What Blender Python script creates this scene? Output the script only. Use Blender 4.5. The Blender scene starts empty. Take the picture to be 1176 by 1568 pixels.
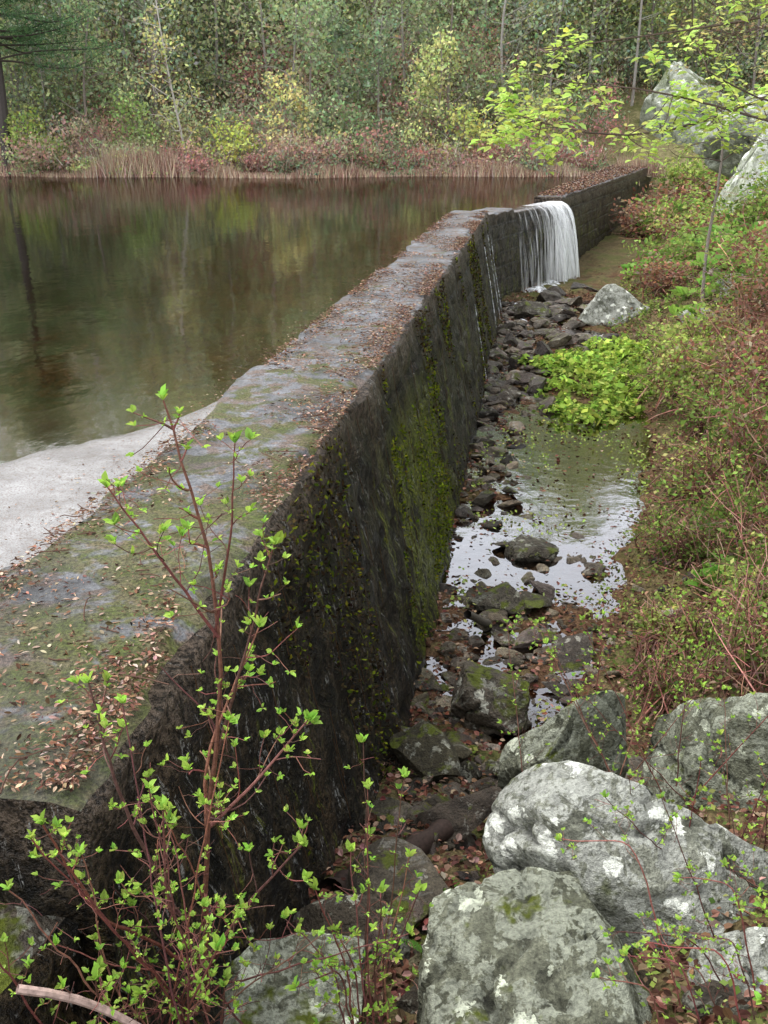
import bpy, bmesh, math, numpy as np
from mathutils import Vector, Matrix
R=np.random.default_rng(7)
S=bpy.context.scene
# ---------------------------------------------------------------- helpers
def vn(p,seed=0):
    p=np.asarray(p,float); i=np.floor(p).astype(np.int64); f=p-i; f=f*f*(3-2*f)
    def h(dx,dy,dz):
        n=((i[:,0]+dx)*374761393+(i[:,1]+dy)*668265263+(i[:,2]+dz)*2147483647+seed*974634777)&0xffffffff
        n=((n^(n>>13))*1274126177)&0xffffffff
        n=n^(n>>16)
        return n/4294967295.0*2-1
    r=0
    for dx in(0,1):
        for dy in(0,1):
            for dz in(0,1):
                w=(f[:,0] if dx else 1-f[:,0])*(f[:,1] if dy else 1-f[:,1])*(f[:,2] if dz else 1-f[:,2])
                r=r+w*h(dx,dy,dz)
    return r
def fbm(p,o=4,seed=0):
    a=1;s=0;p=np.asarray(p,float)
    for k in range(o):
        s=s+a*vn(p,seed+k*17);a*=.5;p=p*2.03+3.1
    return s
def nrm(v): return v/np.maximum(np.linalg.norm(v,axis=-1,keepdims=True),1e-9)
class MB:
    def __init__(s): s.v=[];s.c=[];s.f=[];s.m=[];s.n=0
    def add(s,v,f,col,mi=0):
        v=np.asarray(v,float).reshape(-1,3);f=np.asarray(f,int)
        c=np.asarray(col,float)
        if c.ndim==1:c=np.tile(c,(len(v),1))
        s.v.append(v);s.c.append(c);s.f.append(f+s.n);s.m.append(np.full(len(f),mi) if np.isscalar(mi) else np.asarray(mi));s.n+=len(v)
    def build(s,name,mats,smooth=False,parent=None):
        v=np.concatenate(s.v);c=np.clip(np.concatenate(s.c),0,1)
        me=bpy.data.meshes.new(name)
        loops=np.concatenate([f.ravel() for f in s.f]);sizes=np.concatenate([np.full(len(f),f.shape[1]) for f in s.f])
        me.vertices.add(len(v));me.vertices.foreach_set('co',v.ravel())
        me.loops.add(len(loops));me.loops.foreach_set('vertex_index',loops.astype(np.int32))
        me.polygons.add(len(sizes));me.polygons.foreach_set('loop_start',np.concatenate([[0],np.cumsum(sizes)[:-1]]).astype(np.int32))
        try: me.polygons.foreach_set('loop_total',sizes.astype(np.int32))
        except Exception: pass
        me.polygons.foreach_set('material_index',np.concatenate(s.m).astype(np.int32))
        me.polygons.foreach_set('use_smooth',np.full(len(sizes),smooth))
        me.update(calc_edges=True)
        at=me.color_attributes.new('Col','FLOAT_COLOR','POINT')
        at.data.foreach_set('color',np.c_[c,np.ones(len(c))].ravel())
        for m in mats: me.materials.append(m)
        o=bpy.data.objects.new(name,me);S.collection.objects.link(o)
        if parent:o.parent=parent
        return o
def tube(mb,pts,r,col,sides=5,mi=0):
    pts=np.asarray(pts,float);n=len(pts);r=np.broadcast_to(r,(n,)) if np.ndim(r) else np.full(n,r)
    t=nrm(np.gradient(pts,axis=0));a=np.array([.31,.17,.93]) if abs(t[0,2])<.85 else np.array([1.,.1,.0])
    u=nrm(np.cross(t,a));w=np.cross(t,u)
    th=np.linspace(0,2*np.pi,sides,endpoint=False)
    v=pts[:,None]+r[:,None,None]*(np.cos(th)[None,:,None]*u[:,None]+np.sin(th)[None,:,None]*w[:,None])
    i=np.arange(n-1)[:,None]*sides;j=np.arange(sides)[None];k=(j+1)%sides
    f=np.stack([i+j,i+k,i+sides+k,i+sides+j],-1).reshape(-1,4)
    mb.add(v.reshape(-1,3),f,col,mi)
def curve(a,b,n=8,wob=.1,sag=0,rg=None):
    g=rg or R;a=np.array(a,float);b=np.array(b,float);L=np.linalg.norm(b-a);t=np.linspace(0,1,n)[:,None]
    c1=g.normal(size=3)*L*wob;c2=g.normal(size=3)*L*wob*.5
    p=a+(b-a)*t+c1*np.sin(t*np.pi)+c2*np.sin(t*2*np.pi)
    p[:,2]+=-sag*L*4*(t*(1-t))[:,0]
    return p
def diam(mb,c,size,col,asp=.55,flat=0.,mi=0):
    """cloud of small diamond leaves"""
    c=np.asarray(c);n=len(c);size=np.broadcast_to(size,(n,))
    d=R.normal(size=(n,3));d[:,2]*=(1-flat);d=nrm(d);q=R.normal(size=(n,3))
    q=q*np.array([1,1,1-flat]);s=nrm(np.cross(d,np.cross(d,q)+1e-6))
    s=nrm(s-d*(s*d).sum(1,keepdims=True))
    h=size[:,None]*.5
    v=np.stack([c-d*h,c+s*h*asp,c+d*h,c-s*h*asp],1).reshape(-1,3)
    mb.add(v,np.arange(4*n).reshape(n,4),np.repeat(col,4,0) if np.ndim(col)>1 else col,mi)
def leaf(mb,b,d,L,W,col,fold=.35,mi=0,curl=.15):
    b=np.asarray(b,float);n=len(b);d=nrm(d);L=np.broadcast_to(L,(n,))[:,None];W=np.broadcast_to(W,(n,))[:,None]
    z=np.array([0,0,1.])+R.normal(size=(n,3))*.35
    s=nrm(np.cross(d,z));u=np.cross(s,d)
    v=np.stack([b,b+d*L*.35+s*W+u*W*fold,b+d*L*.75+s*W*.75+u*(W*fold-curl*L*.3),b+d*L-u*L*curl,b+d*L*.75-s*W*.75+u*(W*fold-curl*L*.3),b+d*L*.35-s*W+u*W*fold],1).reshape(-1,3)
    k=np.arange(n)[:,None]*6
    f=np.concatenate([k+np.array([[0,1,2,3]]),k+np.array([[0,3,4,5]])])
    mb.add(v,f,np.repeat(col,6,0) if np.ndim(col)>1 else col,mi)
def jit(base,n,a=.25,hue=.08):
    base=np.asarray(base,float)
    if base.ndim==1: base=base[None]
    b=base[R.integers(0,len(base),n)]
    return np.clip(b*(1+R.normal(size=(n,1))*a)*(1+R.normal(size=(n,3))*hue),.004,1)
def empty(name):
    o=bpy.data.objects.new(name,None);S.collection.objects.link(o);return o
# ---------------------------------------------------------------- node helper
def mat(name):
    m=bpy.data.materials.new(name);m.use_nodes=True;nt=m.node_tree;nt.nodes.clear();return m,nt
def nd(nt,t,ins=None,**pr):
    n=nt.nodes.new(t)
    for k,v in pr.items(): setattr(n,k,v)
    for k,v in (ins or {}).items():
        if isinstance(v,bpy.types.NodeSocket): nt.links.new(v,n.inputs[k])
        else: n.inputs[k].default_value=v
    return n
def ramp(nt,f,st):
    n=nt.nodes.new('ShaderNodeValToRGB');e=n.color_ramp.elements
    while len(e)<len(st): e.new(.5)
    for i,(p,c) in enumerate(st):
        e[i].position=p;e[i].color=(c,c,c,1) if np.isscalar(c) else (*c,1)
    nt.links.new(f,n.inputs[0]);return n.outputs[0]
def mix(nt,f,a,b,bt='MIX'):
    n=nt.nodes.new('ShaderNodeMixRGB');n.blend_type=bt
    for k,v in((0,f),(1,a),(2,b)):
        if isinstance(v,bpy.types.NodeSocket): nt.links.new(v,n.inputs[k])
        elif k==0:n.inputs[0].default_value=v
        else:n.inputs[k].default_value=(*v,1)
    return n.outputs[0]
def mth(nt,op,a,b=0,clamp=False):
    n=nt.nodes.new('ShaderNodeMath');n.operation=op;n.use_clamp=clamp
    for k,v in((0,a),(1,b)):
        if isinstance(v,bpy.types.NodeSocket): nt.links.new(v,n.inputs[k])
        else:n.inputs[k].default_value=v
    return n.outputs[0]
def noise(nt,vec,sc,det=4,rough=.6,dist=0):
    return nd(nt,'ShaderNodeTexNoise',{'Vector':vec,'Scale':sc,'Detail':min(det,4),'Roughness':rough,'Distortion':dist}).outputs[0]
def mapp(nt,vec,scale):
    return nd(nt,'ShaderNodeMapping',{'Vector':vec,'Scale':scale}).outputs[0]
def outp(nt,sh): 
    o=nt.nodes.new('ShaderNodeOutputMaterial');nt.links.new(sh,o.inputs[0])
def bump(nt,h,st,dist=.02): return nd(nt,'ShaderNodeBump',{'Height':h,'Strength':st,'Distance':dist}).outputs[0]
def princ(nt,col,rough,normal=None,spec=.5):
    ins={'Base Color':col if isinstance(col,bpy.types.NodeSocket) else (*col,1),'Roughness':rough,'Specular IOR Level':spec}
    if normal is not None: ins['Normal']=normal
    return nd(nt,'ShaderNodeBsdfPrincipled',ins).outputs[0]
# ---------------------------------------------------------------- materials
def foliage_mat(name,tr=.35):
    m,nt=mat(name);c=nd(nt,'ShaderNodeVertexColor',layer_name='Col').outputs[0]
    a=nd(nt,'ShaderNodeBsdfDiffuse',{'Color':c}).outputs[0];t=nd(nt,'ShaderNodeBsdfTranslucent',{'Color':c}).outputs[0]
    mx=nd(nt,'ShaderNodeMixShader',{0:tr,1:a,2:t});outp(nt,mx.outputs[0]);return m
M_leaf=foliage_mat('foliage',.45);M_litter=foliage_mat('dead_leaves',.1)
m,nt=mat('bark');c=nd(nt,'ShaderNodeVertexColor',layer_name='Col').outputs[0];pos=nd(nt,'ShaderNodeNewGeometry').outputs['Position']
n1=noise(nt,pos,60,3);outp(nt,princ(nt,mix(nt,1,c,ramp(nt,n1,[(.3,.55),(.7,1.25)]),'MULTIPLY'),.75,None,.2));M_bark=m
def rock_mat(name,base1,base2,lich,lcol,moss,wet=.75,rs=1.,spec=.2):
    m,nt=mat(name);g=nd(nt,'ShaderNodeNewGeometry');pos=g.outputs['Position'];vc=nd(nt,'ShaderNodeVertexColor',layer_name='Col').outputs[0]
    n1=noise(nt,pos,2.2*rs,4,.65);n2=noise(nt,pos,11*rs,4,.7);n3=noise(nt,pos,60*rs,4,.7);n4=noise(nt,pos,5.3*rs,4,.72,.6);n5=noise(nt,pos,24*rs,4,.6,.4)
    c=mix(nt,ramp(nt,n1,[(.35,0),(.65,1)]),base1,base2)
    c=mix(nt,1,c,ramp(nt,n2,[(.25,.35),(.5,1),(.75,1.35)]),'MULTIPLY')
    c=mix(nt,1,c,ramp(nt,n3,[(.3,.4),(.6,1.2)]),'MULTIPLY')
    c=mix(nt,1,c,mix(nt,1,vc,(3,3,3),'MULTIPLY'),'MULTIPLY')
    nz=nd(nt,'ShaderNodeSeparateXYZ',{0:g.outputs['Normal']}).outputs[2]
    up=ramp(nt,nz,[(0,.5),(.5,1.)])
    lm=mth(nt,'MULTIPLY',ramp(nt,n4,[(.50-lich,0),(.52-lich,1)]),ramp(nt,n5,[(.40,0),(.47,1)]))
    vo=nd(nt,'ShaderNodeTexVoronoi',{'Vector':pos,'Scale':6.5*rs,'Randomness':1.}).outputs['Distance']
    sp=mth(nt,'MULTIPLY',ramp(nt,mth(nt,'ADD',vo,mth(nt,'MULTIPLY',n5,.9)),[(.70,1),(.73,0)]),ramp(nt,n1,[(.44-lich,0),(.52-lich,1)]))
    c=mix(nt,mth(nt,'MULTIPLY',mth(nt,'MULTIPLY',lm,up),.8),c,mix(nt,ramp(nt,n3,[(.35,0),(.6,1)]),tuple(.5*x for x in lcol),tuple(.9*x for x in lcol)))
    c=mix(nt,mth(nt,'MULTIPLY',mth(nt,'MULTIPLY',sp,up),.95),c,mix(nt,ramp(nt,n3,[(.3,0),(.5,1)]),tuple(.7*x for x in lcol),tuple(min(.8,1.6*x) for x in lcol)))
    mm=mth(nt,'MULTIPLY',ramp(nt,noise(nt,pos,3.1*rs,4,.7),[(.62-moss,0),(.68-moss,1)]),ramp(nt,nz,[(.2,0),(.7,1)]))
    c=mix(nt,mm,c,mix(nt,n3,(.02,.03,.004),(.12,.14,.015)))
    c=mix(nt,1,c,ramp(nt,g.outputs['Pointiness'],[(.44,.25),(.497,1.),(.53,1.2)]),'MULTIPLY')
    h=mth(nt,'ADD',mth(nt,'MULTIPLY',n2,1.2),mth(nt,'MULTIPLY',n3,.5))
    outp(nt,princ(nt,c,wet,bump(nt,h,1.,.04),spec));return m
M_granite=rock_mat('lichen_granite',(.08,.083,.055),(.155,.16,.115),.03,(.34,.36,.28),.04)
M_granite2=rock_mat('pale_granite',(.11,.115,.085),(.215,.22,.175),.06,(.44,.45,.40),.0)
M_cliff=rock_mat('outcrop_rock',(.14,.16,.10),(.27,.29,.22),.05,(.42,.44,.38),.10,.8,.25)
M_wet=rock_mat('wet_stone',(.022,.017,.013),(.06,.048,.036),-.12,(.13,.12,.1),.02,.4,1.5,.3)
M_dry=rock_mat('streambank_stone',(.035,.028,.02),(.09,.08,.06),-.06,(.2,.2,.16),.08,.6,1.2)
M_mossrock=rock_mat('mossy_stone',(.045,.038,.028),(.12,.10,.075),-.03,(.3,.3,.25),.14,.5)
# concrete crest
m,nt=mat('weathered_concrete_top');g=nd(nt,'ShaderNodeNewGeometry');pos=g.outputs['Position']
sx=nd(nt,'ShaderNodeSeparateXYZ',{0:pos});
n1=noise(nt,pos,1.6,4,.65);n2=noise(nt,pos,9,4,.7);n3=noise(nt,pos,70,4,.7);n4=noise(nt,pos,2.7,4,.75,.4);n5=noise(nt,pos,4.5,4,.75,.6)
c=mix(nt,ramp(nt,n1,[(.35,0),(.62,1)]),(.10,.10,.10),(.19,.195,.21))
c=mix(nt,1,c,ramp(nt,n2,[(.3,.5),(.6,1.15)]),'MULTIPLY');c=mix(nt,1,c,ramp(nt,n3,[(.3,.55),(.65,1.3)]),'MULTIPLY')
lit=mth(nt,'MULTIPLY',ramp(nt,n5,[(.48,0),(.56,1)]),.75);c=mix(nt,lit,c,mix(nt,ramp(nt,n3,[(.4,0),(.6,1)]),(.05,.032,.02),(.19,.125,.09)))
near=nd(nt,'ShaderNodeMapRange',{0:sx.outputs[1],1:2.5,2:10.,3:.14,4:-.05}).outputs[0]
mm=ramp(nt,mth(nt,'ADD',n4,near),[(.52,0),(.60,1)])
c=mix(nt,mth(nt,'MULTIPLY',mm,.9),c,mix(nt,ramp(nt,n3,[(.35,0),(.65,1)]),(.025,.024,.006),mix(nt,ramp(nt,n2,[(.4,0),(.6,1)]),(.09,.12,.015),(.15,.13,.06))))
wetp=ramp(nt,noise(nt,pos,1.1,3,.5),[(.5,0),(.62,.45)]);c=mix(nt,wetp,c,(.045,.045,.045))
h=mth(nt,'ADD',n2,mth(nt,'MULTIPLY',n3,.5));outp(nt,princ(nt,c,.6,bump(nt,h,.9,.025),.15));M_top=m
# wet face
m,nt=mat('wet_dam_face');uv=nd(nt,'ShaderNodeUVMap').outputs[0];pos=nd(nt,'ShaderNodeNewGeometry').outputs['Position']
su=nd(nt,'ShaderNodeSeparateXYZ',{0:uv});U,V=su.outputs[0],su.outputs[1]
st=noise(nt,mapp(nt,uv,(2.2,.35,1)),1.5,4,.7,.3);st2=noise(nt,mapp(nt,uv,(5,.7,1)),1.6,4,.8,.5);st3=noise(nt,mapp(nt,uv,(12,2.2,1)),1.6,4,.8,1.)
g1=noise(nt,pos,5,4,.8,.4);g2=noise(nt,pos,32,4,.8)
gr=ramp(nt,g2,[(.42,0),(.58,1)])
c=mix(nt,mth(nt,'MULTIPLY',ramp(nt,g1,[(.44,0),(.60,1)]),gr),(.003,.0025,.002),(.05,.04,.024))
c=mix(nt,ramp(nt,st,[(.50,0),(.62,.9)]),c,mix(nt,gr,(.004,.003,.002),(.085,.057,.03)))
bw=nd(nt,'ShaderNodeMapRange',{0:U,1:6.,2:27.,3:.0,4:1.}).outputs[0]
c=mix(nt,mth(nt,'MULTIPLY',mth(nt,'ADD',bw,.1,True),ramp(nt,g1,[(.44,0),(.56,.75)])),c,mix(nt,gr,(.012,.009,.006),(.14,.11,.075)))
tb=nd(nt,'ShaderNodeMapRange',{0:mth(nt,'ADD',V,mth(nt,'MULTIPLY',mth(nt,'ADD',g1,st2),.45)),1:.12,2:.38,3:.0,4:1.}).outputs[0]
c=mix(nt,mth(nt,'MULTIPLY',tb,.9),c,mix(nt,gr,(.018,.013,.009),(.18,.135,.10)))
gw=mth(nt,'MULTIPLY',nd(nt,'ShaderNodeMapRange',{0:U,1:4.2,2:5.4,3:0.,4:1.}).outputs[0],nd(nt,'ShaderNodeMapRange',{0:U,1:7.5,2:9.5,3:1.,4:.0}).outputs[0])
aw=mth(nt,'ADD',mth(nt,'MULTIPLY',gw,.12),mth(nt,'MULTIPLY',bw,.04))
alg=ramp(nt,mth(nt,'ADD',mth(nt,'ADD',mth(nt,'MULTIPLY',st,.35),mth(nt,'MULTIPLY',st2,.65)),aw),[(.575,0),(.60,1)])
alg=mth(nt,'MULTIPLY',alg,nd(nt,'ShaderNodeMapRange',{0:V,1:-.9,2:-.4,3:1.,4:0.}).outputs[0])
c=mix(nt,mth(nt,'MULTIPLY',alg,.9),c,mix(nt,gr,(.010,.015,.002),(.19,.22,.018)))
rowf=mth(nt,'FRACT',mth(nt,'MULTIPLY',mth(nt,'ADD',V,mth(nt,'MULTIPLY',g1,.08)),2.7))
colf=mth(nt,'FRACT',mth(nt,'ADD',mth(nt,'MULTIPLY',U,1.1),mth(nt,'MULTIPLY',mth(nt,'FLOOR',mth(nt,'MULTIPLY',V,2.7)),.37)))
mo=mth(nt,'MAXIMUM',ramp(nt,rowf,[(.0,1),(.09,0)]),ramp(nt,colf,[(.0,1),(.05,0)]));c=mix(nt,mth(nt,'MULTIPLY',mo,mth(nt,'ADD',.3,mth(nt,'MULTIPLY',bw,.6))),c,(.003,.003,.002))
dr=mth(nt,'MULTIPLY',ramp(nt,st3,[(.57,0),(.60,1)]),ramp(nt,noise(nt,pos,2.2,4,.7),[(.48,0),(.53,1)]))
dr=mth(nt,'MULTIPLY',dr,ramp(nt,g2,[(.47,0),(.53,1)]))
c=mix(nt,mth(nt,'MULTIPLY',dr,.8),c,(.36,.36,.34))
h=mth(nt,'SUBTRACT',mth(nt,'ADD',g1,mth(nt,'MULTIPLY',g2,.8)),mth(nt,'MULTIPLY',mth(nt,'MULTIPLY',mo,mth(nt,'ADD',bw,.25)),.4));outp(nt,princ(nt,c,.36,bump(nt,h,1.,.09),.18));M_face=m
# ground
m,nt=mat('forest_floor');g=nd(nt,'ShaderNodeNewGeometry');pos=g.outputs['Position'];cc=nd(nt,'ShaderNodeVertexColor',layer_name='Col').outputs[0]
n2=noise(nt,pos,6,4,.7);n3=noise(nt,pos,38,4,.75);c=mix(nt,1,cc,ramp(nt,n2,[(.3,.5),(.6,1.3)]),'MULTIPLY')
c=mix(nt,1,c,mix(nt,ramp(nt,n3,[(.35,0),(.62,1)]),(.35,.3,.27),(1.7,1.5,1.3)),'MULTIPLY')
c=mix(nt,ramp(nt,noise(nt,pos,1.3,4,.7),[(.48,0),(.6,.6)]),c,mix(nt,n3,(.02,.03,.006),(.09,.11,.025)))
outp(nt,princ(nt,c,.85,bump(nt,n2,1.,.05),.1));M_ground=m
def water_mat(name,tint,bs,rough,gain,off=.0,sc=(1,1,1),cap=1.):
    m,nt=mat(name);pos=nd(nt,'ShaderNodeNewGeometry').outputs['Position'];p=mapp(nt,pos,sc)
    h=mth(nt,'ADD',noise(nt,p,1.2,3,.55),mth(nt,'MULTIPLY',noise(nt,p,7,3,.5),.2));b=bump(nt,h,bs,.05)
    fr=nd(nt,'ShaderNodeFresnel',{'IOR':1.33,'Normal':b}).outputs[0];fr=mth(nt,'ADD',mth(nt,'MULTIPLY',fr,gain),off,True);fr=mth(nt,'MINIMUM',fr,cap)
    gl=nd(nt,'ShaderNodeBsdfGlossy',{'Color':(.97,.97,1,1),'Roughness':rough,'Normal':b}).outputs[0]
    tr=nd(nt,'ShaderNodeBsdfTransparent',{'Color':(*tint,1)}).outputs[0]
    outp(nt,nd(nt,'ShaderNodeMixShader',{0:fr,1:tr,2:gl}).outputs[0]);return m
M_pond=water_mat('pond_water',(.42,.34,.24),.14,.05,1.9,.0,(1,.6,1),.44)
M_stream=water_mat('stream_water',(.5,.4,.31),.2,.03,2.6,.04)
m,nt=mat('wet_sand');pos=nd(nt,'ShaderNodeNewGeometry').outputs['Position'];n1=noise(nt,pos,3,4,.7);n2=noise(nt,pos,90,3,.8);n3=noise(nt,pos,14,4,.7)
c=mix(nt,ramp(nt,n1,[(.35,0),(.65,1)]),(.17,.16,.155),(.29,.285,.28));c=mix(nt,ramp(nt,n2,[(.52,0),(.60,.8)]),c,(.12,.085,.065));c=mix(nt,ramp(nt,n3,[(.5,0),(.65,.5)]),c,(.13,.105,.09));outp(nt,princ(nt,c,.25,bump(nt,n2,.4,.01),.6));M_sand=m
# waterfall
m,nt=mat('falling_water');uv=nd(nt,'ShaderNodeUVMap').outputs[0];n1=noise(nt,mapp(nt,uv,(16,.6,1)),1.5,4,.6,.2);n2=noise(nt,mapp(nt,uv,(3,.2,1)),1.5,3,.5)
vc=nd(nt,'ShaderNodeVertexColor',layer_name='Col').outputs[0]
a=ramp(nt,mth(nt,'ADD',mth(nt,'ADD',mth(nt,'MULTIPLY',n1,.6),mth(nt,'MULTIPLY',n2,.5)),mth(nt,'MULTIPLY',mth(nt,'SUBTRACT',vc,.5),.3)),[(.50,.0),(.70,1.)])
d=nd(nt,'ShaderNodeBsdfDiffuse',{'Color':(.95,.96,.97,1)}).outputs[0];t2=nd(nt,'ShaderNodeBsdfTranslucent',{'Color':(.95,.96,.97,1)}).outputs[0]
w=nd(nt,'ShaderNodeMixShader',{0:.4,1:d,2:t2}).outputs[0];outp(nt,nd(nt,'ShaderNodeMixShader',{0:a,1:nd(nt,'ShaderNodeBsdfTransparent').outputs[0],2:w}).outputs[0]);M_fall=m
m,nt=mat('foam');pos=nd(nt,'ShaderNodeNewGeometry').outputs['Position'];a=ramp(nt,noise(nt,pos,9,4,.75),[(.42,0),(.62,.85)])
outp(nt,nd(nt,'ShaderNodeMixShader',{0:a,1:nd(nt,'ShaderNodeBsdfTransparent').outputs[0],2:nd(nt,'ShaderNodeBsdfDiffuse',{'Color':(.85,.88,.9,1)}).outputs[0]}).outputs[0]);M_foam=m
# ---------------------------------------------------------------- terrain
def xd(y): return np.interp(y,[-40,25.3,31.2,60,300],[-7.3,2.68,5.6,16.5,105])
def xs(y): return np.interp(y,[-5,3,5,6.4,9,12,14,16,20,27,31,60],[.2,.45,1.1,1.5,2.5,3.6,4.1,4.2,4.9,6.8,8,19])
def shore(x): return 54+1.2*np.sin(x*.21)+.8*np.sin(x*.53+1)
def height(x,y,fine=True):
    x=np.asarray(x,float);y=np.asarray(y,float);p=np.stack([x,y,0*x],-1)
    zb=np.interp(y,[-10,0,2.6,5.2,6,8.5,17,30,45,60,75],[.1,-.1,-1.4,-2.3,-2.43,-2.46,-2.45,-2.35,-1.9,-.9,.6])
    r=np.maximum(0,x-xs(y));zd=zb+.45*r/(1+r*.03)+fbm(p*.9,4,3)*.10*np.clip(r+.5,.35,2.5)
    zd=zd+fbm(p*3.3,3,9)*.065
    pool=np.clip((y-8.)/1.5,0,1)*np.clip((16-y)/2,0,1)*np.clip((xs(y)-x)/.8,0,1)*np.clip((x-xd(y)-1.1)/.6,0,1)
    zd=zd-.22*pool
    d=np.maximum(y-shore(x),-52-x);d=np.where(x>xd(y),y-shore(x),d)
    hill=-.05+.09*d+.30*np.maximum(0,d-6)+fbm(p*.12,4,5)*np.clip(d*.08,0,1.6);hill=np.where(hill>24,24+(hill-24)*.1,hill)
    s=xd(y)-x
    bot=-.40-.10*np.maximum(0,s-.9)+fbm(p*1.1,3,8)*.12;bot=np.maximum(bot,-2.5)
    zu=np.where(d>0,hill,np.maximum(bot,-.12+d*.3))
    b=np.clip((y-50)/10,0,1);zd2=zd*(1-b)+np.maximum(zu,zd)*b
    return np.where(x<xd(y)-.45,zu,zd2)
gx=np.concatenate([np.linspace(-260,-42,28),np.linspace(-40,-6,45),np.linspace(-5.8,13,190),np.linspace(13.4,45,70),np.linspace(48,260,28)])
gy=np.concatenate([np.linspace(-60,-2,20),np.linspace(-1.8,33,300),np.linspace(33.4,72,90),np.linspace(74,300,60)])
X,Y=np.meshgrid(gx,gy);Z=height(X.ravel(),Y.ravel())
nx,ny=len(gx),len(gy);ii=(np.arange(ny-1)[:,None]*nx+np.arange(nx-1)[None]).ravel()
P=np.c_[X.ravel(),Y.ravel(),Z];col=np.tile([.075,.065,.035],(len(P),1))
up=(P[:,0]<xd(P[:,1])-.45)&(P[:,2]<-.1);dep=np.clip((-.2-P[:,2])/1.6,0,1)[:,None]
col=np.where(up[:,None],np.array([.20,.12,.06])*(1-dep)**2+np.array([.015,.018,.012])*dep,col)  # pond bed darkened with depth, standing in for light absorbed by the water
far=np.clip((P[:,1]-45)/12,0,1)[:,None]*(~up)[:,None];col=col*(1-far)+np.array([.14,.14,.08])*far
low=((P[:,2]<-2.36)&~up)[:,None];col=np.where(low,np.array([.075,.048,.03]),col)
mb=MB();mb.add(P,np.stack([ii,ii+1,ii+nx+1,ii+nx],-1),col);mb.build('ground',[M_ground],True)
# pond
dl=[(xd(v)-.5,v) for v in [-40,0,5,10,15,20,25.3]]+[(5.25,31.2),(10,44),(16,60)]
me=bpy.data.meshes.new('pond_water');vs=[(x,y,-.12) for x,y in dl]+[(40,75,-.12),(-90,75,-.12),(-90,-40,-.12)]
me.from_pydata(vs,[],[list(range(len(vs)))]);me.materials.append(M_pond);o=bpy.data.objects.new('pond_water',me);S.collection.objects.link(o)
# stream (wound counter-clockwise so its normal points up)
ys=np.linspace(4.6,29,30)
vs=[(xs(v)+.5,v,-2.43) for v in ys]+[(xd(v)+.3,v,-2.43) for v in ys[::-1]]
me=bpy.data.meshes.new('stream_water');me.from_pydata(vs,[],[list(range(len(vs)))]);me.materials.append(M_stream);o=bpy.data.objects.new('stream_water',me);S.collection.objects.link(o)
# pale sand shelf against the dam on the pond side (its inner edge runs under the dam crest)
TT,BB=np.meshgrid(np.linspace(0,1,90),np.linspace(-1,7.9,240));b_=BB.ravel();a_=(xd(b_)-.7)-TT.ravel()*3.4;p=np.c_[a_,b_,0*a_]
yb=6.75+(a_+1.33)*1.5+fbm(p*1.3,3,31)*.18;zz=-.12+np.clip((yb-b_)*.10,-.6,.022)+fbm(p*5,3,32)*.004
ii=(np.arange(239)[:,None]*90+np.arange(89)[None]).ravel();mb=MB();mb.add(np.c_[a_,b_,zz],np.stack([ii,ii+90,ii+91,ii+1],-1),(1,1,1));mb.build('sand_shelf',[M_sand],True)
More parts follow.
